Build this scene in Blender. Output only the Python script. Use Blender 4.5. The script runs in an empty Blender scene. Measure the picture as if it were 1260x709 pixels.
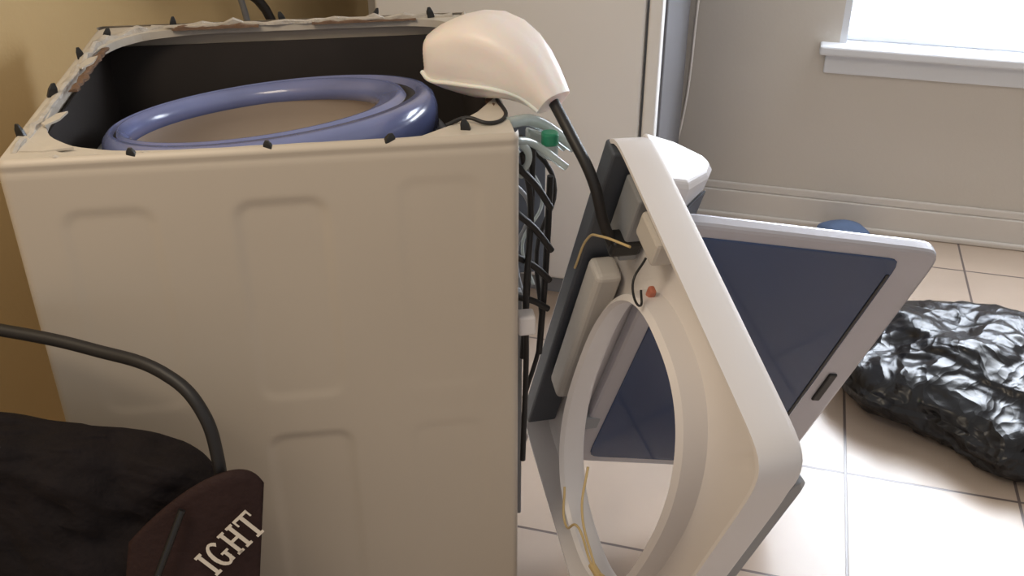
import bpy, bmesh, math, random
from mathutils import Vector, Matrix, noise
random.seed(4)
V=Vector
scene=bpy.context.scene
col=scene.collection

# ---------------------------------------------------------------- materials
def mat(name, color, rough=0.5, metal=0.0, var=0.0, vscale=6.0, bump=0.0, bscale=40.0, coat=0.0, emit=None, estr=0.0, trans=0.0, sss=0.0, spec=0.5):
    m=bpy.data.materials.new(name); m.use_nodes=True
    nt=m.node_tree; b=nt.nodes["Principled BSDF"]
    b.inputs["Base Color"].default_value=(*color,1)
    b.inputs["Roughness"].default_value=rough
    b.inputs["Metallic"].default_value=metal
    b.inputs["Coat Weight"].default_value=coat
    b.inputs["Specular IOR Level"].default_value=spec
    b.inputs["Transmission Weight"].default_value=trans
    if sss>0:
        b.inputs["Subsurface Weight"].default_value=sss
        b.inputs["Subsurface Scale"].default_value=0.02
    if emit:
        b.inputs["Emission Color"].default_value=(*emit,1)
        b.inputs["Emission Strength"].default_value=estr
    tc=nt.nodes.new("ShaderNodeTexCoord")
    if var>0:
        n=nt.nodes.new("ShaderNodeTexNoise"); n.inputs["Scale"].default_value=vscale; n.inputs["Detail"].default_value=4
        nt.links.new(tc.outputs["Object"],n.inputs["Vector"])
        mx=nt.nodes.new("ShaderNodeMix"); mx.data_type='RGBA'
        mx.inputs[6].default_value=(*[c*(1-var) for c in color],1)
        mx.inputs[7].default_value=(*[min(1,c*(1+var)) for c in color],1)
        nt.links.new(n.outputs["Fac"],mx.inputs[0]); nt.links.new(mx.outputs[2],b.inputs["Base Color"])
    if bump>0:
        n2=nt.nodes.new("ShaderNodeTexNoise"); n2.inputs["Scale"].default_value=bscale; n2.inputs["Detail"].default_value=3
        nt.links.new(tc.outputs["Object"],n2.inputs["Vector"])
        bp=nt.nodes.new("ShaderNodeBump"); bp.inputs["Strength"].default_value=bump; bp.inputs["Distance"].default_value=0.01
        nt.links.new(n2.outputs["Fac"],bp.inputs["Height"]); nt.links.new(bp.outputs["Normal"],b.inputs["Normal"])
    return m

M_cab=mat("cabinet_enamel",(0.53,0.465,0.39),0.40,var=0.04,vscale=3)
M_rim=mat("rim_enamel",(0.58,0.53,0.46),0.4,var=0.15,vscale=30)
M_foam=mat("sealing_foam",(0.50,0.46,0.41),0.8,var=0.4,vscale=50,bump=0.5,bscale=90)
M_rust=mat("brown_residue",(0.16,0.095,0.06),0.8,var=0.4,vscale=60,bump=0.4)
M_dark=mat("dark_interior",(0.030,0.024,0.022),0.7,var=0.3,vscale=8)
M_black=mat("black_plastic",(0.012,0.012,0.013),0.4,var=0.2)
M_rubber=mat("black_rubber",(0.013,0.012,0.013),0.5,var=0.2,vscale=30)
M_ring=mat("balance_ring_plastic",(0.185,0.22,0.44),0.22,var=0.3,vscale=9,coat=0.5)
M_drum=mat("drum_steel",(0.64,0.55,0.47),0.5,var=0.08,vscale=5)
M_white=mat("cover_plastic_white",(0.73,0.70,0.70),0.35,var=0.04,vscale=4)
M_cream=mat("cover_plastic_inner",(0.56,0.53,0.50),0.5,var=0.08,vscale=6)
M_silver=mat("lid_silver",(0.47,0.46,0.50),0.35,metal=0.35,var=0.05,vscale=4)
M_glass=mat("lid_tinted_glass",(0.026,0.052,0.13),0.12,var=0.15,vscale=3,coat=0.2)
M_duct=mat("translucent_plastic",(0.88,0.81,0.77),0.38,var=0.05,vscale=12,sss=0.4,bump=0.12,bscale=30)
M_fridge=mat("fridge_enamel",(0.80,0.78,0.76),0.35,var=0.03,vscale=2)
M_fside=mat("fridge_side_shaded",(0.13,0.125,0.13),0.6,var=0.05,vscale=2,spec=0.25)  # darker copy of the enamel, shade of the fridge side put into colour
M_gray=mat("grey_plastic",(0.26,0.27,0.29),0.45,var=0.1)
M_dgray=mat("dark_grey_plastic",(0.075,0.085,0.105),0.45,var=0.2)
M_wallb=mat("wall_paint_beige",(0.63,0.585,0.53),0.8,var=0.03,vscale=2,bump=0.05,bscale=120)
M_walll=mat("wall_paint_yellow",(0.64,0.47,0.24),0.8,var=0.06,vscale=2,bump=0.05,bscale=120)
M_trim=mat("trim_paint",(0.70,0.66,0.62),0.45,var=0.02)
M_sill=mat("sill_paint",(0.74,0.76,0.80),0.4,var=0.02)
M_blind=mat("blind_slat",(0.85,0.87,0.92),0.5,var=0.02)
M_pane=mat("daylight_pane",(0.9,0.93,1.0),0.5,emit=(0.86,0.93,1.0),estr=9.0)
M_bagk=mat("bag_black_fabric",(0.010,0.007,0.008),0.85,var=0.4,vscale=14,bump=0.4,bscale=60,spec=0.25)
M_bagb=mat("bag_brown_fabric",(0.026,0.011,0.010),0.75,var=0.25,vscale=14,bump=0.3,bscale=80,spec=0.3)
M_text=mat("bag_print_cream",(0.70,0.63,0.54),0.6,var=0.15,vscale=40)
M_wirey=mat("wire_yellow",(0.60,0.45,0.22),0.5,var=0.1)
M_green=mat("green_connector",(0.02,0.22,0.12),0.4,var=0.1)
M_red=mat("red_connector",(0.50,0.16,0.10),0.4,var=0.1)
M_blue=mat("blue_cloth",(0.12,0.18,0.32),0.8,var=0.2,bump=0.3)
M_clear=mat("clear_bluish_plastic",(0.62,0.70,0.70),0.15,var=0.1,vscale=20,trans=0.4)
M_hub=mat("pulsator_plastic",(0.50,0.43,0.38),0.5,var=0.1)
M_trash=mat("trash_bag_plastic",(0.006,0.006,0.008),0.30,spec=0.5)
def crinkle(m):
    nt=m.node_tree; b=nt.nodes["Principled BSDF"]
    tc=nt.nodes.new("ShaderNodeTexCoord")
    nz=nt.nodes.new("ShaderNodeTexNoise"); nz.inputs["Scale"].default_value=9; nz.inputs["Detail"].default_value=2
    nt.links.new(tc.outputs["Object"],nz.inputs["Vector"])
    mx=nt.nodes.new("ShaderNodeVectorMath"); mx.operation='MULTIPLY_ADD'; mx.inputs[1].default_value=(0.12,0.12,0.12)
    nt.links.new(nz.outputs["Color"],mx.inputs[0]); nt.links.new(tc.outputs["Object"],mx.inputs[2])
    mp=nt.nodes.new("ShaderNodeMapping"); mp.inputs["Scale"].default_value=(1.0,0.45,1.0); mp.inputs["Rotation"].default_value=(0,0,0.5)
    nt.links.new(mx.outputs[0],mp.inputs["Vector"])
    prev=None
    for sc,st,dist in ((14,0.8,0.02),(34,0.5,0.008)):
        vo=nt.nodes.new("ShaderNodeTexVoronoi"); vo.feature='F1'; vo.inputs["Scale"].default_value=sc
        nt.links.new(mp.outputs["Vector"],vo.inputs["Vector"])
        bp=nt.nodes.new("ShaderNodeBump"); bp.inputs["Strength"].default_value=st; bp.inputs["Distance"].default_value=dist
        nt.links.new(vo.outputs["Distance"],bp.inputs["Height"])
        if prev: nt.links.new(prev.outputs["Normal"],bp.inputs["Normal"])
        prev=bp
    nt.links.new(prev.outputs["Normal"],b.inputs["Normal"])
crinkle(M_trash)

# tile floor
def tile_mat():
    m=bpy.data.materials.new("floor_tile"); m.use_nodes=True
    nt=m.node_tree; b=nt.nodes["Principled BSDF"]
    tc=nt.nodes.new("ShaderNodeTexCoord")
    br=nt.nodes.new("ShaderNodeTexBrick"); br.offset=0.0; br.offset_frequency=1; br.squash=1.0
    br.inputs["Scale"].default_value=1.0
    br.inputs["Brick Width"].default_value=0.357; br.inputs["Row Height"].default_value=0.357
    br.inputs["Mortar Size"].default_value=0.0035; br.inputs["Mortar Smooth"].default_value=0.2
    br.inputs["Bias"].default_value=0.0
    br.inputs["Color1"].default_value=(0.61,0.49,0.395,1); br.inputs["Color2"].default_value=(0.57,0.46,0.375,1)
    br.inputs["Mortar"].default_value=(0.20,0.16,0.15,1)
    nt.links.new(tc.outputs["Object"],br.inputs["Vector"])
    n=nt.nodes.new("ShaderNodeTexNoise"); n.inputs["Scale"].default_value=5; n.inputs["Detail"].default_value=5
    nt.links.new(tc.outputs["Object"],n.inputs["Vector"])
    mx=nt.nodes.new("ShaderNodeMix"); mx.data_type='RGBA'; mx.blend_type='MULTIPLY'; mx.inputs[0].default_value=0.25
    nt.links.new(br.outputs["Color"],mx.inputs[6]); nt.links.new(n.outputs["Fac"],mx.inputs[7])
    nt.links.new(mx.outputs[2],b.inputs["Base Color"])
    b.inputs["Roughness"].default_value=0.30
    bp=nt.nodes.new("ShaderNodeBump"); bp.invert=True; bp.inputs["Strength"].default_value=0.6; bp.inputs["Distance"].default_value=0.003
    nt.links.new(br.outputs["Fac"],bp.inputs["Height"]); nt.links.new(bp.outputs["Normal"],b.inputs["Normal"])
    return m
M_tile=tile_mat()

# ---------------------------------------------------------------- helpers
def root(name,loc=(0,0,0)):
    o=bpy.data.objects.new(name,None); o.location=loc; o.empty_display_size=0.1; col.objects.link(o); return o
def link(o,parent=None):
    col.objects.link(o)
    if parent:
        o.parent=parent; o.matrix_parent_inverse=Matrix.Translation(parent.location).inverted()
def mesh_obj(name,vs,fs,m,parent=None,smooth=False,bevel=0,seg=2,subsurf=0,solid=0,mats=None,fixn=True):
    me=bpy.data.meshes.new(name); me.from_pydata([tuple(v) for v in vs],[],fs); me.update()
    if fixn:
        bm=bmesh.new(); bm.from_mesh(me); bmesh.ops.recalc_face_normals(bm,faces=bm.faces); bm.to_mesh(me); bm.free()
    me.materials.append(m)
    for mm in (mats or []): me.materials.append(mm)
    if smooth: me.polygons.foreach_set("use_smooth",[True]*len(me.polygons))
    o=bpy.data.objects.new(name,me); link(o,parent)
    if solid:
        s=o.modifiers.new("solid","SOLIDIFY"); s.thickness=solid; s.offset=0
    if bevel:
        b=o.modifiers.new("bevel","BEVEL"); b.width=bevel; b.segments=seg; b.limit_method='ANGLE'; b.angle_limit=math.radians(40)
    if subsurf:
        s=o.modifiers.new("sub","SUBSURF"); s.levels=subsurf; s.render_levels=subsurf
    return o
def box(name,o,ax,ay,az,m,parent=None,bevel=0.0,seg=2):
    """box from corner o with edge vectors ax,ay,az"""
    o=V(o);ax=V(ax);ay=V(ay);az=V(az)
    vs=[o,o+ax,o+ax+ay,o+ay,o+az,o+ax+az,o+ax+ay+az,o+ay+az]
    fs=[(0,3,2,1),(4,5,6,7),(0,1,5,4),(1,2,6,5),(2,3,7,6),(3,0,4,7)]
    return mesh_obj(name,vs,fs,m,parent,bevel=bevel,seg=seg,smooth=False)
def tube(name,pts,r,m,parent=None,radii=None):
    cu=bpy.data.curves.new(name,'CURVE'); cu.dimensions='3D'; cu.bevel_depth=r; cu.bevel_resolution=4; cu.resolution_u=8; cu.use_fill_caps=True
    sp=cu.splines.new('BEZIER'); sp.bezier_points.add(len(pts)-1)
    for i,p in enumerate(pts):
        bp=sp.bezier_points[i]; bp.co=p; bp.handle_left_type='AUTO'; bp.handle_right_type='AUTO'
        if radii: bp.radius=radii[i]
    cu.materials.append(m)
    o=bpy.data.objects.new(name,cu); link(o,parent); return o
def sq(t,a,b,p):
    c,s=math.cos(t),math.sin(t)
    r=(abs(c/a)**p+abs(s/b)**p)**(-1/p)
    return r*c,r*s
def slab(name,O,e1,e2,n,cu,cv,a,b,p,h0,h1,m,parent,N=128,bevel=0.004):
    """superellipse slab in plane frame"""
    vs=[];fs=[]
    for k in range(N):
        x,y=sq(2*math.pi*k/N,a,b,p)
        vs.append(O+e1*(cu+x)+e2*(cv+y)+n*h0)
    for k in range(N):
        x,y=sq(2*math.pi*k/N,a,b,p)
        vs.append(O+e1*(cu+x)+e2*(cv+y)+n*h1)
    fs=[tuple(range(N-1,-1,-1)),tuple(range(N,2*N))]
    for k in range(N):
        j=(k+1)%N; fs.append((k,j,N+j,N+k))
    return mesh_obj(name,vs,fs,m,parent,bevel=bevel)

# ---------------------------------------------------------------- camera
F=1238.0; TH=math.radians(29.6); CAMZ=1.46
cd=bpy.data.cameras.new("camera"); cam=bpy.data.objects.new("camera",cd); col.objects.link(cam)
cam.location=(0,0,CAMZ); cam.rotation_euler=(math.pi/2-TH,0,0)
cd.sensor_width=36; cd.lens=36*F/1260; cd.clip_start=0.02
scene.camera=cam

# ---------------------------------------------------------------- room
ra=math.radians(-15.5)
EX=V((math.cos(ra),math.sin(ra),0)); EY=V((-math.sin(ra),math.cos(ra),0)); EZ=V((0,0,1))
P0=V((0.789,3.055,0))            # a point on the back wall
FO=V((0.740,1.738,0))            # a grout crossing
def room_to_world(a,b,z): return P0+EX*a+EY*b+EZ*z
me=bpy.data.meshes.new("floor")
me.from_pydata([(-3.5,-3.2,0),(3,-3.2,0),(3,1.6,0),(-3.5,1.6,0),(-3.5,-3.2,-.05),(3,-3.2,-.05),(3,1.6,-.05),(-3.5,1.6,-.05)],[],[(0,1,2,3),(7,6,5,4),(0,4,5,1),(1,5,6,2),(2,6,7,3),(3,7,4,0)])
me.materials.append(M_tile); fl=bpy.data.objects.new("floor",me); fl.location=FO; fl.rotation_euler=(0,0,ra); col.objects.link(fl)
# back wall with window opening. a is measured along the wall
WA0,WA1,WZ0,WZ1=0.205,1.35,0.60,1.75
aL,aR,H=-1.32,2.0,2.4
wb=root("wall_back",P0)
def wbox(name,a0,a1,z0,z1,b0=0,b1=0.12,m=M_wallb,par=wb,bev=0):
    return box(name,room_to_world(a0,b0,z0),EX*(a1-a0),EY*(b1-b0),EZ*(z1-z0),m,par,bevel=bev)
wbox("wall_segment_a",aL,WA0,0,H); wbox("wall_segment_b",WA1,aR,0,H)
wbox("wall_segment_c",WA0,WA1,0,WZ0); wbox("wall_segment_d",WA0,WA1,WZ1,H)
wn=root("window_1",room_to_world(WA0,0,WZ0))
wbox("pane",WA0,WA1,WZ0,WZ1,0.085,0.095,M_pane,wn)
wbox("sill",WA0-0.055,WA1+0.055,WZ0-0.022,WZ0+0.006,-0.055,0.08,M_sill,wn,0.006)
wbox("apron",WA0-0.035,WA1+0.035,WZ0-0.085,WZ0-0.022,-0.018,0.0,M_sill,wn,0.004)
wbox("jamb_left",WA0,WA0+0.02,WZ0,WZ1,0.0,0.085,M_sill,wn)
wbox("jamb_right",WA1-0.02,WA1,WZ0,WZ1,0.0,0.085,M_sill,wn)
vs=[];fs=[]
z=WZ0+0.03
while z<WZ1:
    p=[room_to_world(WA0+0.022,0.035,z-0.008),room_to_world(WA1-0.022,0.035,z-0.008),room_to_world(WA1-0.022,0.062,z+0.010),room_to_world(WA0+0.022,0.062,z+0.010)]
    i=len(vs); vs+=p; fs.append((i,i+1,i+2,i+3)); z+=0.024
mesh_obj("blind_slats",vs,fs,M_blind,wn,solid=0.0015)
wbox("blind_bottom_rail",WA0+0.022,WA1-0.022,WZ0+0.008,WZ0+0.024,0.035,0.06,M_blind,wn,0.003)
# baseboard
bb=root("baseboard_back",P0)
wbox("board",aL,aR,0,0.095,-0.016,0,M_trim,bb,0.003)
wbox("cap",aL,aR,0.095,0.122,-0.010,0,M_trim,bb,0.005)
wbox("shoe",aL,aR,0,0.020,-0.030,-0.016,M_trim,bb,0.006)
LW=room_to_world(aL,0,0)
box("wall_left",LW-EY*4.0,EY*4.12,-EX*0.12,EZ*H,M_walll)
box("baseboard_left",LW-EY*4.0,EY*4.0,EX*0.014,EZ*0.12,M_trim,bevel=0.004)

# ---------------------------------------------------------------- refrigerator
fr=root("refrigerator",(0.37,2.45,0))
fc=V((0.372,2.45,0)); fw=0.76
FL=fc-EX*fw
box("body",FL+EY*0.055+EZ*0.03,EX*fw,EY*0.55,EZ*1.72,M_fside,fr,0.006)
box("door",FL+EZ*0.06,EX*(fw-0.048),EY*0.05,EZ*1.67,M_fridge,fr,0.008,3)
box("edge_trim",FL+EX*(fw-0.040)+EZ*0.06,EX*0.034,EY*0.05,EZ*1.67,M_fridge,fr,0.006,3)
box("gasket",FL+EX*0.01+EY*0.03+EZ*0.07,EX*(fw-0.02),EY*0.03,EZ*1.64,M_gray,fr)
box("kick_plate",FL+EY*0.03,EX*fw,EY*0.05,EZ*0.055,M_gray,fr)
tube("power_cord",[room_to_world(-0.215,-0.03,1.2),room_to_world(-0.225,-0.03,0.7),room_to_world(-0.245,-0.03,0.3),room_to_world(-0.30,-0.05,0.05)],0.005,M_trim,fr)

# ---------------------------------------------------------------- washing machine
TL=V((-0.6834,1.2306,0)); TR=V((0.0114,1.3355,0))
S=(TR-TL).normalized(); WL=(TR-TL).length
Nn=V((-S.y,S.x,0)); WD=0.685; WH=0.95
wm=root("washing_machine",(TL+TR)/2+Nn*WD/2)
def wp(s,d,z): return TL+S*s+Nn*d+EZ*z
pock=[(0.065,0.195,0.53,0.875),(0.295,0.43,0.53,0.875),(0.525,0.65,0.53,0.895),(0.065,0.195,0.06,0.465),(0.295,0.435,0.06,0.465),(0.525,0.65,0.06,0.465)]
def sdf(s,z,p):
    cx=(p[0]+p[1])/2;cz=(p[2]+p[3])/2;hx=(p[1]-p[0])/2;hz=(p[3]-p[2])/2;r=0.03
    qx=abs(s-cx)-hx+r;qz=abs(z-cz)-hz+r
    return math.hypot(max(qx,0),max(qz,0))+min(max(qx,qz),0)-r
def sst(x): 
    x=max(0,min(1,x)); return x*x*(3-2*x)
def side_grid(name,d0,sign):
    nx,nz=150,190; vs=[];fs=[]
    for j in range(nz+1):
        for i in range(nx+1):
            s=WL*i/nx; z=0.03+(WH-0.03)*j/nz
            off=0
            for q,p in enumerate(pock):
                dd=sdf(s,z,p)
                dep=(0.0030,0.0042,0.0015,0.0012,0.0040,0.0012)[q]
                fade=0.5+0.5*sst((z-p[2])/(0.8*(p[3]-p[2])))
                off+=dep*fade*sst((0.004-dd)/0.020)
            off+=0.0018*noise.noise(V((s*4,z*4,7.0)))
            e=min(s,WL-s); 
            if e<0.012: off+=0.012-math.sqrt(max(0,0.012**2-(0.012-e)**2))
            e=WH-z
            if e<0.008: off+=0.008-math.sqrt(max(0,0.008**2-(0.008-e)**2))
            off+=0.003*math.exp(-((WH-z-0.016)/0.0035)**2)
            vs.append(wp(s,d0+sign*off,z))
    for j in range(nz):
        for i in range(nx):
            a=j*(nx+1)+i; fs.append((a,a+1,a+nx+2,a+nx+1))
    return mesh_obj(name,vs,fs,M_cab,wm,smooth=True)
side_grid("side_panel_near",0,1)
side_grid("side_panel_far",WD,-1)
box("back_panel",wp(0.001,0.012,0.03),S*0.002,Nn*(WD-0.024),EZ*(WH-0.035),M_cab,wm)
box("front_panel",wp(WL-0.003,0.012,0.03),S*0.002,Nn*(WD-0.024),EZ*(WH-0.06),M_cab,wm)
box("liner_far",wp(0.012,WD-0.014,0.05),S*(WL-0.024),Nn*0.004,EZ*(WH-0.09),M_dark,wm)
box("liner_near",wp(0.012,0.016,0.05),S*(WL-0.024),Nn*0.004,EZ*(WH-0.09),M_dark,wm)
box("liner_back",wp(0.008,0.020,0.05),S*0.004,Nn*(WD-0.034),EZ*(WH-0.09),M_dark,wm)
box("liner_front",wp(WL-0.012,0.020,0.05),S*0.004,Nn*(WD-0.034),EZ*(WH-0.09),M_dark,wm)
box("base_tray",wp(0.01,0.01,0.035),S*(WL-0.02),Nn*(WD-0.02),EZ*0.02,M_dark,wm)
for k,(s,d) in enumerate([(0.05,0.05),(WL-0.05,0.05),(0.05,WD-0.05),(WL-0.05,WD-0.05)]):
    slab(f"foot_{k}",wp(s,d,0),S,Nn,EZ,0,0,0.022,0.022,2,0,0.036,M_black,wm,24,0.002)
# top flange: one frame with a rounded, irregular inner edge
fz=WH-0.004
NF=160
vs=[]
def inner_edge(a):
    p=4.2 if math.cos(a)<0 else 7
    x,y=sq(a,WL/2-0.022,WD/2-0.022,p)
    j=0.007*noise.noise(V((math.cos(a)*9,math.sin(a)*9,2.0)))
    return x*(1+j),y*(1+j)
for zz in (fz,fz-0.003):
    for k in range(NF):
        a=2*math.pi*k/NF; x,y=sq(a,WL/2-0.004,WD/2-0.004,40); vs.append(wp(WL/2+x,WD/2+y,zz))
    for k in range(NF):
        a=2*math.pi*k/NF; x,y=inner_edge(a); vs.append(wp(WL/2+x,WD/2+y,zz))
for k in range(NF):   # small drop lip
    a=2*math.pi*k/NF; x,y=inner_edge(a); vs.append(wp(WL/2+x,WD/2+y,fz-0.014))
fs=[]
for k in range(NF):
    j=(k+1)%NF
    fs+= [(k,j,NF+j,NF+k),(2*NF+k,2*NF+j,3*NF+j,3*NF+k),(NF+k,NF+j,4*NF+j,4*NF+k)]
mesh_obj("top_flange",vs,fs,M_rim,wm,fixn=False)
def strip(name,path,w,h,m,seed,hj=1.0):
    vs=[];fs=[];n_=len(path)
    for i,(s,d) in enumerate(path):
        a=path[max(i-1,0)];b=path[min(i+1,n_-1)]
        t=V((b[0]-a[0],b[1]-a[1],0)).normalized(); nr=V((-t.y,t.x,0))
        ww=w*(0.6+0.8*abs(noise.noise(V((i*0.9,seed,0)))))
        hh=h*(0.3+1.4*hj*abs(noise.noise(V((i*0.7,seed,5)))))
        off=0.004*noise.noise(V((i*1.3,seed,9)))
        for (q,z) in ((-1,0),(-0.9,hh*0.8),(-0.2,hh),(0.8,hh*0.5),(1,0)):
            c=V((s,d,0))+nr*(q*ww+off)
            vs.append(wp(c.x,c.y,fz-0.001+z))
    for i in range(n_-1):
        for q in range(4): fs.append((i*5+q,i*5+q+1,(i+1)*5+q+1,(i+1)*5+q))
    fs.append((0,1,2,3,4)); fs.append(tuple(range((n_-1)*5+4,(n_-1)*5-1,-1)))
    return mesh_obj(name,vs,fs,m,wm)
def lerp(a,b,n_): return [(a[0]+(b[0]-a[0])*i/n_,a[1]+(b[1]-a[1])*i/n_) for i in range(n_+1)]
strip("foam_far",lerp((0.10,WD-0.018),(WL-0.03,WD-0.014),30),0.011,0.013,M_foam,1.3)
strip("foam_back",lerp((0.016,0.03),(0.018,WD-0.12),26),0.011,0.012,M_foam,4.1)
strip("foam_corner",[(0.020+0.09*t*t,WD-0.12+0.10*t) for t in [i/10 for i in range(11)]],0.014,0.013,M_foam,7.7)
strip("foam_near",lerp((0.02,0.013),(0.20,0.013),16),0.006,0.006,M_foam,2.2)
strip("residue_a",lerp((0.14,WD-0.034),(0.30,WD-0.030),14),0.012,0.008,M_rust,3.2)
strip("residue_c",lerp((0.036,0.30),(0.040,0.54),20),0.009,0.008,M_rust,6.2)
strip("residue_d",lerp((0.40,WD-0.030),(0.60,WD-0.028),16),0.009,0.007,M_rust,5.2)
strip("residue_b",lerp((WL-0.022,0.12),(WL-0.022,0.45),26),0.008,0.009,M_rust,8.8)
strip("foam_front",lerp((WL-0.012,0.30),(WL-0.010,WD-0.02),26),0.008,0.012,M_foam,9.8)
# loose broken plastic pieces along the rim
for q,(s,d,an,L_) in enumerate([(0.045,0.16,1.25,0.06),(0.035,0.44,1.4,0.07),(0.17,WD-0.035,0.0,0.09),(0.50,WD-0.028,-0.02,0.07),(0.06,0.035,0.05,0.07)]):
    dirv=S*math.cos(an)+Nn*math.sin(an); prp=Nn*math.cos(an)-S*math.sin(an)
    c=wp(s,d,fz+0.003)
    vs=[c,c+dirv*L_*0.45-prp*0.006,c+dirv*L_,c+dirv*L_*0.8+prp*0.011,c+dirv*L_*0.1+prp*0.010]
    vs=[v-dirv*L_/2 for v in vs]
    vs+= [v+EZ*0.003 for v in vs]
    mesh_obj(f"rim_fragment_{q}",vs,[(4,3,2,1,0),(5,6,7,8,9)]+[(i,(i+1)%5,5+(i+1)%5,5+i) for i in range(5)],M_rim,wm)
def gusset(name,s0,d0,ds,dd,z=0.0):
    vs=[];
    for zz in (fz+z,fz+z+0.003):
        vs+=[wp(s0,d0,zz),wp(s0+ds,d0,zz),wp(s0+ds*0.55,d0+dd*0.30,zz),wp(s0+ds*0.30,d0+dd*0.55,zz),wp(s0,d0+dd,zz)]
    mesh_obj(name,vs,[(4,3,2,1,0),(5,6,7,8,9),(0,1,6,5),(1,2,7,6),(2,3,8,7),(3,4,9,8),(4,0,5,9)],M_rim,wm,bevel=0.001)
gusset("gusset_b",WL-0.006,0.008,-0.14,0.17,0.001)
gusset("gusset_a",0.006,0.008,0.10,0.11,0.001)
tube("corner_wire",[wp(WL-0.10,0.05,fz+0.004),wp(WL-0.07,0.055,fz+0.012),wp(WL-0.04,0.04,fz+0.008),wp(WL-0.015,0.06,fz+0.006),wp(WL-0.012,0.15,fz+0.005)],0.003,M_rubber,wm)
# clips
k=0
for (s,d) in [(0.175,0.008),(0.355,0.008),(0.52,0.008),(0.63,0.03),(0.012,0.10),(0.010,0.28),(0.012,0.48),(0.03,0.60),(0.14,WD-0.02),(0.345,WD-0.012),(0.52,WD-0.012),(0.63,WD-0.02),(WL-0.02,0.3),(WL-0.02,0.5)]:
    c=wp(s,d,fz)
    vs=[];ang=random.uniform(-.5,.5)
    A1=S*math.cos(ang)+Nn*math.sin(ang);B1=Nn*math.cos(ang)-S*math.sin(ang)
    w=random.uniform(0.0065,0.0085); sk=random.uniform(-.4,.4); hk=1.0 if d<0.02 else 1.7
    for (hh,ww) in ((0,w),(0.007*hk,w*0.8),(0.012*hk,w*0.35)):
        for (a,b) in ((-1,-.6),(1,-.6),(1,.6),(-1,.6)): vs.append(c+A1*(a*ww+sk*hh)+B1*b*ww+EZ*hh)
    fs=[(3,2,1,0),(8,9,10,11)]
    for l in range(2):
        for q in range(4): fs.append((l*4+q,l*4+(q+1)%4,l*4+4+(q+1)%4,l*4+4+q))
    mesh_obj(f"clip_{k}",vs,fs,M_black,wm,bevel=0.001); k+=1
# tub + balance ring: tilted frame
TC=wp(WL*0.475,WD*0.50,0.893)
zx,zy=0.10,-0.13
tn=V((-zx,-zy,1)).normalized(); tx=(V((1,0,zx))).normalized(); ty=tn.cross(tx).normalized()
def lathe(name,prof,m,N=96,closed=False,par=wm,off=None,C=None,axes=None):
    """prof (radius, height); off(r) gives lateral shift so the hole is eccentric"""
    vs=[];fs=[];n=len(prof)
    C=C or TC; X_,Y_,Z_=axes or (tx,ty,tn)
    for k in range(N):
        a=2*math.pi*k/N
        for (r,h) in prof:
            o_=off(r) if off else (0,0)
            vs.append(C+X_*(r*math.cos(a)+o_[0])+Y_*(r*math.sin(a)+o_[1])+Z_*h)
    for k in range(N):
        j=(k+1)%N
        for i in range(n-1 if not closed else n):
            i2=(i+1)%n
            fs.append((k*n+i,j*n+i,j*n+i2,k*n+i2))
    return mesh_obj(name,vs,fs,m,par,smooth=True)
def ecc(r):
    t=max(0,min(1,(0.262-r)/0.05)); return (-0.030*t,0.008*t)
rg=lathe("balance_ring",[(0.218,-0.040),(0.210,-0.036),(0.208,-0.022),(0.212,-0.012),(0.230,-0.002),(0.236,-0.002),(0.241,-0.014),(0.249,-0.014),(0.252,-0.001),(0.264,-0.003),(0.273,-0.012),(0.277,-0.03),(0.276,-0.07),(0.262,-0.075)],M_ring,closed=True,off=ecc)
lathe("ring_groove_seal",[(0.2395,-0.0105),(0.245,-0.0080),(0.2500,-0.0105)],M_black,off=ecc)
lathe("drum",[(0.216,-0.036),(0.230,-0.06),(0.250,-0.10),(0.252,-0.36),(0.235,-0.41),(0.10,-0.42),(0.001,-0.42)],M_drum,off=lambda r:(-0.022,0.003))
lathe("pulsator",[(0.19,-0.415),(0.18,-0.40),(0.08,-0.39),(0.05,-0.36),(0.001,-0.355)],M_hub)
lathe("outer_tub",[(0.284,-0.03),(0.290,-0.03),(0.290,-0.46),(0.27,-0.48),(0.001,-0.48)],M_dark,C=wp(WL*0.475,WD*0.51,0.84),axes=(S,Nn,EZ))
# grey edge of the outer tub showing at the back-left of the ring
lathe("tub_rim",[(0.286,-0.030),(0.286,-0.022),(0.299,-0.022),(0.299,-0.034)],M_gray,closed=True,C=wp(WL*0.475,WD*0.51,0.845),axes=(S,Nn,EZ))
# front: bare frame with grille, wiring
box("front_frame_plate",wp(WL+0.002,0.30,0.56),S*0.092,Nn*0.012,EZ*0.29,M_dgray,wm,0.003)
for q,(a,b) in enumerate([((0.0,0.88),(0.055,0.80)),((0.0,0.80),(0.06,0.72)),((0.0,0.72),(0.06,0.66)),((0.0,0.64),(0.06,0.60)),((0.03,0.90),(0.02,0.50)),((0.06,0.84),(0.05,0.50))]):
    d0=0.05+0.01*q; A0=wp(WL+0.004+a[0],d0,a[1]); B0=wp(WL+0.004+b[0],d0+0.02,b[1])
    tube(f"harness_bar_{q}",[A0,(A0+B0)/2+V((0.002,0,0.004)),B0],0.0055,M_rubber,wm)
tube("harness_a",[wp(WL+0.012,0.05,0.90),wp(WL+0.03,0.08,0.80),wp(WL+0.02,0.06,0.66),wp(WL+0.028,0.10,0.50),wp(WL+0.02,0.08,0.30)],0.005,M_rubber,wm)
tube("harness_b",[wp(WL+0.02,0.12,0.90),wp(WL+0.075,0.13,0.82),wp(WL+0.055,0.16,0.68),wp(WL+0.06,0.14,0.52),wp(WL+0.03,0.13,0.40)],0.004,M_rubber,wm)
tube("harness_d",[wp(WL+0.01,0.14,0.88),wp(WL+0.04,0.17,0.83),wp(WL+0.07,0.20,0.75),wp(WL+0.04,0.22,0.66),wp(WL+0.06,0.22,0.58)],0.003,M_clear,wm)
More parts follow.
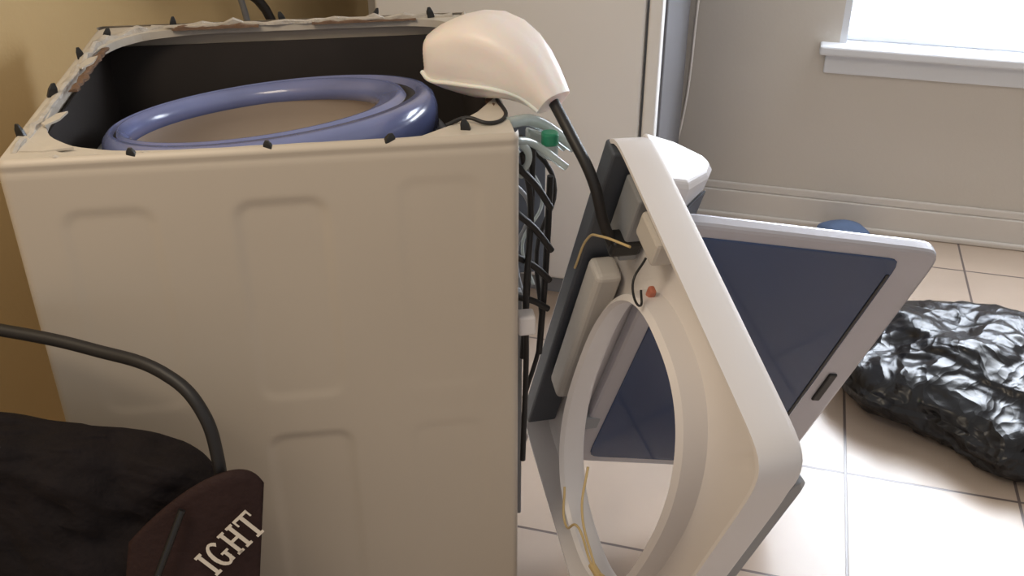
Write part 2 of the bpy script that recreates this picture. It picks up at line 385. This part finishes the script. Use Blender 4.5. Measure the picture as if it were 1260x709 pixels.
tube("harness_e",[wp(WL+0.01,0.20,0.80),wp(WL+0.05,0.21,0.74),wp(WL+0.03,0.23,0.64),wp(WL+0.05,0.24,0.52)],0.004,M_gray,wm)
box("latch_bracket",wp(WL+0.002,0.02,0.60),S*0.028,Nn*0.03,EZ*0.035,M_white,wm,0.004)
box("front_frame_strip",wp(WL+0.001,0.16,0.10),S*0.030,Nn*0.02,EZ*0.50,M_gray,wm,0.003)

# ---------------------------------------------------------------- removed top cover with open lid
A=V((0.203,1.412,0.937))
e1=V((0.244,-0.898,-0.367)).normalized()
e2=V((-0.15,0.30,-0.94)); e2=(e2-e1*e2.dot(e1)).normalized()
n=e1.cross(e2).normalized()
LU,LVv=0.580,0.775
tcv=root("washer_top_cover",A+e1*LU/2+e2*LVv/2)
N=256
cu,cv=LU/2,LVv/2
ou,ov,oa,ob=0.300,0.420,0.175,0.290
def ring(f,h,N=N): return [A+e1*f(k)[0]+e2*f(k)[1]+n*h for k in range(N)]
def outer(k,ins=0):
    x,y=sq(2*math.pi*k/N,LU/2-ins,LVv/2-ins,17); return (cu+x,cv+y)
def inner(k,g=0,p=2.5):
    x,y=sq(2*math.pi*k/N,oa+g,ob+g,p); return (ou+x,ov+y)
loops=[ring(lambda k:outer(k,0.0),-0.062),ring(lambda k:outer(k,0.0),-0.012),ring(lambda k:outer(k,0.003),-0.003),ring(lambda k:outer(k,0.012),0.0),
       ring(lambda k:inner(k,0.03),0.0),ring(lambda k:inner(k,0.008),-0.006),ring(lambda k:inner(k,0.0),-0.016),ring(lambda k:inner(k,-0.006),-0.050),ring(lambda k:inner(k,-0.002),-0.058),
       ring(lambda k:inner(k,0.006),-0.050),ring(lambda k:inner(k,0.010),-0.016),ring(lambda k:inner(k,0.03),-0.006),ring(lambda k:outer(k,0.014),-0.006),ring(lambda k:outer(k,0.005),-0.014),ring(lambda k:outer(k,0.005),-0.062)]
vs=[];fs=[]
for L in loops: vs+=L
nl=len(loops)
for l in range(nl):
    l2=(l+1)%nl
    for k in range(N):
        j=(k+1)%N; fs.append((l*N+k,l*N+j,l2*N+j,l2*N+k))
cov=mesh_obj("cover_shell",vs,fs,M_white,tcv,smooth=True)
es=cov.modifiers.new("es","EDGE_SPLIT"); es.split_angle=math.radians(35)
def cp(u,v,h): return A+e1*u+e2*v+n*h
# console along the hinge side, on the outer face; its end is cut at a slope
prof=[(-0.012,0.0),(-0.018,0.060),(-0.008,0.118),(0.010,0.130),(0.040,0.108),(0.085,0.050),(0.098,0.0)]
vs=[];fs=[]
vv=[0.022,0.036,0.38,0.71,0.735]
for q,v in enumerate(vv):
    sc=0.92 if q in (0,4) else 1
    for (u,h) in prof:
        slope=0.42*h if q<2 else 0.0
        vs.append(cp(0.03+(u-0.03)*sc,v+slope,h*sc))
m_=len(prof)
for q in range(4):
    for i in range(m_):
        i2=(i+1)%m_; fs.append((q*m_+i,q*m_+i2,(q+1)*m_+i2,(q+1)*m_+i))
fs.append(tuple(range(m_))); fs.append(tuple(range(4*m_,5*m_))[::-1])
mesh_obj("control_console",vs,fs,M_white,tcv,bevel=0.006,seg=3)
box("console_face",cp(0.042,0.105,0.1075),(e1*0.043+n*-0.056),e2*0.60,n*0.003+e1*0.002,M_dgray,tcv,0.001)
# raised front lip on outer face; its grey paints in the cover's shade
vs=[];fs=[]
prof=[(LU-0.070,0.0),(LU-0.055,0.016),(LU-0.012,0.022),(LU-0.003,0.012),(LU-0.002,-0.01),(LU-0.01,-0.01)]
for q,v in enumerate([0.05,0.07,0.38,0.70,LVv-0.03]):
    for (u,h) in prof: vs.append(cp(u,v,h*(0.3 if q in (0,4) else 1)))
m_=len(prof)
for q in range(4):
    for i in range(m_):
        i2=(i+1)%m_; fs.append((q*m_+i,q*m_+i2,(q+1)*m_+i2,(q+1)*m_+i))
fs.append(tuple(range(m_))); fs.append(tuple(range(4*m_,5*m_))[::-1])
mesh_obj("front_lip",vs,fs,M_gray,tcv,smooth=False,bevel=0.003)
# lid
H1=cp(0.105,0.090,0.03)
T=V((0.692,1.440,0.718))
w=(T-H1); LWd=w.length; w.normalize()
l2=(e2-w*e2.dot(w)*0.3).normalized()
ln=w.cross(l2).normalized()
LH=0.690
slab("lid_frame",H1,w,l2,ln,LWd/2,LH/2,LWd/2,LH/2,22,-0.014,0.014,M_silver,tcv,256,0.007)
slab("lid_glass",H1,w,l2,ln,LWd/2-0.018,LH/2,LWd/2-0.050,LH/2-0.024,30,-0.0165,0.0165,M_glass,tcv,256,0.002)
box("lid_handle",H1+w*(LWd-0.048)+l2*(LH*0.49)-ln*0.0185,w*0.017,l2*0.085,ln*0.037,M_black,tcv,0.003)
box("lid_inner_edge",H1+w*(LWd-0.078)+l2*0.06-ln*0.0182,w*0.006,l2*(LH-0.20),ln*0.0364,M_black,tcv,0.001)
for v in (0.12,0.62):
    box(f"hinge_{int(v*100)}",cp(0.085,v,0.0),e1*0.035,e2*0.04,n*0.045,M_gray,tcv,0.004)
# underside fittings
box("dispenser_channel",cp(0.050,0.23,-0.058),e1*0.050,e2*0.34,n*0.045,M_cream,tcv,0.010,3)
box("side_shade_strip",cp(0.005,0.02,-0.066),e1*0.036,e2*0.72,n*0.058,M_dgray,tcv,0.004)  # added strip, its dark colour stands for shade inside the cover's edge
box("switch_housing",cp(0.13,0.045,-0.045),e1*0.07,e2*0.045,n*0.036,M_cream,tcv,0.006)
box("control_board",cp(0.05,0.05,-0.040),e1*0.06,e2*0.13,n*0.03,M_gray,tcv,0.004)
box("hose_socket",cp(0.080,0.135,-0.060),e1*0.035,e2*0.03,n*0.05,M_black,tcv,0.006)
box("red_plug",cp(0.20,0.130,-0.036),e1*0.014,e2*0.020,n*0.010,M_red,tcv,0.003)
tube("wire_a",[cp(0.15,0.10,-0.055),cp(0.10,0.13,-0.075),cp(0.05,0.19,-0.07),cp(0.04,0.27,-0.07)],0.0020,M_wirey,tcv)
tube("wire_b",[cp(0.19,0.08,-0.05),cp(0.22,0.10,-0.075),cp(0.235,0.13,-0.06),cp(0.215,0.12,-0.055)],0.0018,M_black,tcv)
tube("wire_c",[cp(0.25,0.62,-0.075),cp(0.30,0.66,-0.08),cp(0.34,0.60,-0.08),cp(0.40,0.62,-0.07),cp(0.44,0.58,-0.07)],0.0022,M_wirey,tcv)
tube("wire_d",[cp(0.27,0.52,-0.06),cp(0.33,0.56,-0.08),cp(0.41,0.61,-0.07)],0.0022,M_wirey,tcv)
box("wire_connector",cp(0.40,0.61,-0.078),e1*0.035+e2*-0.02,e2*0.012,n*0.012,M_wirey,tcv,0.003)

# ---------------------------------------------------------------- plastic dispenser part with black hose
dp=root("detergent_dispenser_duct",(-0.03,1.50,1.0))
ctr=[V((-0.134,1.545,1.000)),V((-0.118,1.543,1.000)),V((-0.076,1.53,1.010)),V((-0.033,1.51,1.016)),V((0.010,1.48,1.006)),V((0.042,1.455,0.984)),V((0.062,1.435,0.962))]
rw=[0.036,0.052,0.064,0.066,0.054,0.036,0.027]
rh=[0.028,0.040,0.056,0.064,0.052,0.032,0.022]
vs=[];fs=[];NK=36;NC=len(ctr)
for i,c in enumerate(ctr):
    d=(ctr[min(i+1,NC-1)]-ctr[max(i-1,0)]).normalized()
    sx=d.cross(EZ).normalized(); up=sx.cross(d).normalized()
    for k in range(NK):
        a=2*math.pi*k/NK
        x,y=sq(a,rw[i],rh[i],3.6)
        j=1+0.06*noise.noise(V((i*0.8,math.cos(a)*2.2,math.sin(a)*2.2)))
        vs.append(c+sx*x*j+up*y*j)
for i in range(NC-1):
    for k in range(NK):
        j=(k+1)%NK; fs.append((i*NK+k,i*NK+j,(i+1)*NK+j,(i+1)*NK+k))
fs.append(tuple(range(NK))); fs.append(tuple(range((NC-1)*NK,NC*NK))[::-1])
mesh_obj("duct_body",vs,fs,M_duct,dp,smooth=True,bevel=0.006,seg=3,subsurf=1)
seam=[]
for i in range(NC):
    c=ctr[i]; d=(ctr[min(i+1,NC-1)]-ctr[max(i-1,0)]).normalized(); sx=d.cross(EZ).normalized(); up=sx.cross(d).normalized()
    seam.append(c+sx*(rw[i]-0.001)-up*rh[i]*0.55)
tube("duct_seam",seam,0.0035,M_duct,dp)
tube("hose",[V((0.062,1.435,0.962)),V((0.085,1.39,0.93)),V((0.117,1.35,0.875)),V((0.138,1.35,0.80)),cp(0.10,0.155,-0.05)],0.0085,M_rubber,dp)
# small loose parts near the corner
pts=root("spray_nozzle_parts",wp(WL+0.02,0.06,0.92))
tube("clear_arm_a",[wp(WL-0.01,0.06,0.945),wp(WL+0.04,0.10,0.93),wp(WL+0.10,0.10,0.885)],0.009,M_clear,pts)
tube("clear_arm_b",[wp(WL-0.005,0.03,0.93),wp(WL+0.03,0.06,0.91),wp(WL+0.08,0.06,0.87)],0.006,M_clear,pts)
tube("clear_arm_c",[wp(WL+0.00,0.10,0.935),wp(WL+0.05,0.13,0.91),wp(WL+0.09,0.12,0.875)],0.005,M_clear,pts)
tube("clear_arm_d",[wp(WL+0.00,0.05,0.925),wp(WL+0.02,0.05,0.90),wp(WL+0.01,0.06,0.86)],0.006,M_clear,pts)
box("clear_block",wp(WL+0.03,0.12,0.87),S*0.05+EZ*-0.02,Nn*0.02,EZ*0.04,M_clear,pts,0.005)
slab("green_cap",wp(WL+0.058,0.08,0.912),S,Nn,EZ,0,0,0.013,0.013,2.5,-0.012,0.008,M_green,pts,32,0.003)

# hoses on left wall behind washer
hs=root("water_supply_hose",(-0.75,2.3,0.8))
def lw(b,z,off=0.03): return LW+EY*b+EX*off+EZ*z
tube("hose_a",[lw(-1.45,1.15),lw(-1.25,0.98,0.05),lw(-1.05,0.90,0.07),lw(-0.9,0.85,0.1),lw(-0.8,0.6,0.1)],0.012,M_rubber,hs)
tube("hose_b",[lw(-1.30,1.15),lw(-1.15,1.0,0.05),lw(-0.95,0.93,0.05),lw(-0.85,0.7,0.05)],0.008,M_gray,hs)

# ---------------------------------------------------------------- bag on left with tube handle
bg=root("carry_bag",(-0.65,1.08,0))
def cube_grid(n=26):
    bm=bmesh.new(); bmesh.ops.create_cube(bm,size=2)
    bmesh.ops.subdivide_edges(bm,edges=bm.edges[:],cuts=n,use_grid_fill=True)
    return bm
bm=cube_grid(44)
for v in bm.verts:
    x,y,z=v.co
    d=V((x,y,z)); p=6
    r=(abs(x)**p+abs(y)**p+abs(z)**p)**(1/p); d=d/r
    x,y,z=d
    X=-0.70+0.300*x
    ztop=0.585-0.20*(X+0.50) if X>-0.85 else 0.655
    Z=(z+1)/2*ztop
    Y=1.10+0.07*y*(1.0-0.25*(z+1)/2) -0.10*(1-(z+1)/2) + 0.11*(X+0.4)*0.3
    q=V((X,Y,Z))
    f=noise.fractal(q*9,0.6,2.2,4)
    g=abs(noise.noise(V((q.x*10,q.y*10,q.z*24+q.x*14))+V((3,1,2))))
    q+=V((0.006*f,-0.018*f+0.022*g,0.012*f*(0 if z<-0.9 else 1)))
    if Z<0.02: q.z=max(q.z,0.001)
    v.co=q
me=bpy.data.meshes.new("bag_body"); bm.to_mesh(me); bm.free(); me.materials.append(M_bagk)
me.polygons.foreach_set("use_smooth",[True]*len(me.polygons))
o=bpy.data.objects.new("bag_body",me); link(o,bg)
bu=V((0.97,0.14,-0.20)).normalized(); bv=V((-0.02,0.22,0.97)); bv=(bv-bu*bv.dot(bu)).normalized(); bn=bu.cross(bv).normalized()
BO=V((-0.545,0.965,0.325))
vs=[];fs=[];nn=30
def panel_h(a,b):
    return 0.010*math.sin(max(0,min(1,a))*math.pi)-0.012*b*b
for j in range(nn+1):
    for i in range(nn+1):
        a=i/nn;b=j/nn
        top=0.300-0.13*(1-a)*(1-a)-0.03*a**8
        wd=0.198-0.030*b
        q=BO+bu*(wd*a)+bv*(-0.22+(0.22+top)*b)
        q+=bn*(panel_h(a,b)+0.006*noise.noise(q*12))
        vs.append(q)
for j in range(nn):
    for i in range(nn):
        a=j*(nn+1)+i; fs.append((a,a+1,a+nn+2,a+nn+1))
mesh_obj("printed_panel",vs,fs,M_bagb,bg,smooth=True,solid=0.006)
# lettering IGHT, seriffed strokes
def letters():
    R=[];  # list of polygons (x,y)
    def rect(x0,y0,x1,y1): R.append([(x0,y0),(x1,y0),(x1,y1),(x0,y1)])
    x=0
    rect(x+.08,0,x+.24,1); rect(x,0,x+.32,.10); rect(x,.9,x+.32,1); x+=.44
    c=(x+.38,.5); n_=22
    for i in range(n_):
        a0=math.radians(45+ (360-80)*i/n_); a1=math.radians(45+(360-80)*(i+1)/n_)
        def P(a,r): 
            th=0.17*abs(math.cos(a))+0.09*(1-abs(math.cos(a)))
            return (c[0]+(0.38-(th if r==0 else 0))*math.cos(a),c[1]+(0.52-(th if r==0 else 0))*math.sin(a))
        R.append([P(a0,1),P(a1,1),P(a1,0),P(a0,0)])
    rect(x+.52,.02,x+.67,.46); rect(x+.42,.40,x+.78,.48); x+=.88
    rect(x+.08,0,x+.24,1); rect(x+.56,0,x+.72,1); rect(x+.2,.46,x+.6,.56)
    for q in (0,.48): rect(x+q,0,x+q+.32,.09); rect(x+q,.91,x+q+.32,1)
    x+=.90
    rect(x+.30,0,x+.46,1); rect(x+.20,0,x+.56,.09); rect(x,.9,x+.76,1); rect(x,.72,x+.07,1); rect(x+.69,.72,x+.76,1)
    return R
ang=math.radians(52)
tu=bu*math.cos(ang)+bv*math.sin(ang); tv=bv*math.cos(ang)-bu*math.sin(ang)
tp=BO+bu*0.120+bv*0.140+bn*0.0155
hL=0.041; vs=[];fs=[]
for li,P in enumerate(letters()):
    i=len(vs)
    for h_ in (0,0.0012):
        for (x,y) in P: vs.append(tp+tu*(x*hL*0.80)+tv*(y*hL)+bn*(h_+0.0002*(li%3)))
    fs+=[(i,i+1,i+2,i+3),(i+7,i+6,i+5,i+4)]+[(i+q,i+(q+1)%4,i+4+(q+1)%4,i+4+q) for q in range(4)]
mesh_obj("lettering",vs,fs,M_text,bg)
tube("tube_handle",[V((-1.0,1.22,0.75)),V((-0.738,1.19,0.722)),V((-0.58,1.16,0.705)),V((-0.455,1.115,0.685)),V((-0.415,1.09,0.650)),V((-0.400,1.075,0.585)),V((-0.400,1.06,0.50))],0.0090,M_rubber,bg)
tube("strap",[V((-0.44,1.02,0.54)),V((-0.47,0.985,0.47)),V((-0.50,0.955,0.40)),V((-0.52,0.93,0.30))],0.005,M_black,bg)

# ---------------------------------------------------------------- trash bag: limp plastic with long folds
bm=bmesh.new(); bmesh.ops.create_icosphere(bm,subdivisions=6,radius=1)
def vor(q):
    d,_=noise.voronoi(q); return d[1]-d[0]
for v in bm.verts:
    x,y,z=v.co
    q=V((0.39*x,0.28*y,0.100*z))
    wq=q+V((noise.noise(q*5),noise.noise(q*5+V((4,4,4))),noise.noise(q*5+V((8,8,8)))))*0.07
    # stretched cells give long folds instead of rocky facets
    r1=min(vor(V((wq.x*5+wq.y*3,wq.y*13-wq.x*5,wq.z*9))+V((1,2,3))),0.6)
    r2=1-abs(noise.noise(V((wq.x*8-wq.y*12,wq.y*22+wq.x*14,wq.z*14))))*2
    f=noise.noise(q*4.0+V((5,5,5)))
    f2=noise.noise(V((q.x*7,q.y*7,1)))
    k=1+0.24*f-0.13*r1+0.045*r2+0.04
    q=q*k
    q.z+=0.035*f2*max(0,z)
    if z<0.1: q.x*=1.05; q.y*=1.05
    v.co=V((q.x,q.y,max(0.002,q.z+0.070)))
me=bpy.data.meshes.new("trash_bag"); bm.to_mesh(me); bm.free(); me.materials.append(M_trash)
me.polygons.foreach_set("use_smooth",[True]*len(me.polygons))
o=bpy.data.objects.new("trash_bag",me); o.location=(1.20,1.97,0); o.rotation_euler=(0,0,math.radians(-30)); col.objects.link(o)

# blue cloth behind lid
bm=bmesh.new(); bmesh.ops.create_icosphere(bm,subdivisions=4,radius=1)
for v in bm.verts:
    x,y,z=v.co; q=V((0.085*x,0.05*y,0.040*z)); q*=1+0.25*noise.noise(q*18); v.co=V((q.x,q.y,max(0.001,q.z+0.035)))
me=bpy.data.meshes.new("blue_rag"); bm.to_mesh(me); bm.free(); me.materials.append(M_blue)
me.polygons.foreach_set("use_smooth",[True]*len(me.polygons))
o=bpy.data.objects.new("blue_rag",me); o.location=(1.06,2.86,0); o.rotation_euler=(0,0,ra); col.objects.link(o)

# ---------------------------------------------------------------- light
wd=bpy.data.worlds.new("world"); scene.world=wd; wd.use_nodes=True
bgn=wd.node_tree.nodes["Background"]; bgn.inputs[0].default_value=(1.0,0.955,0.91,1); bgn.inputs[1].default_value=0.47
def area(name,loc,target,size,power,color):
    l=bpy.data.lights.new(name,'AREA'); l.size=size; l.energy=power; l.color=color
    o=bpy.data.objects.new(name,l); o.location=loc; o.rotation_euler=(V(target)-V(loc)).to_track_quat('-Z','Y').to_euler(); col.objects.link(o)
area("ceiling_lamp",(-0.8,0.5,2.35),(-0.5,1.4,0),0.7,15,(1.0,0.84,0.63))
wl=room_to_world((WA0+WA1)/2,-0.08,1.2)
area("window_daylight",wl,wl-EY*1.0-EZ*0.5,1.0,28,(0.90,0.95,1.0))
try:
    scene.view_settings.view_transform='Standard'
except Exception as e: print(e)
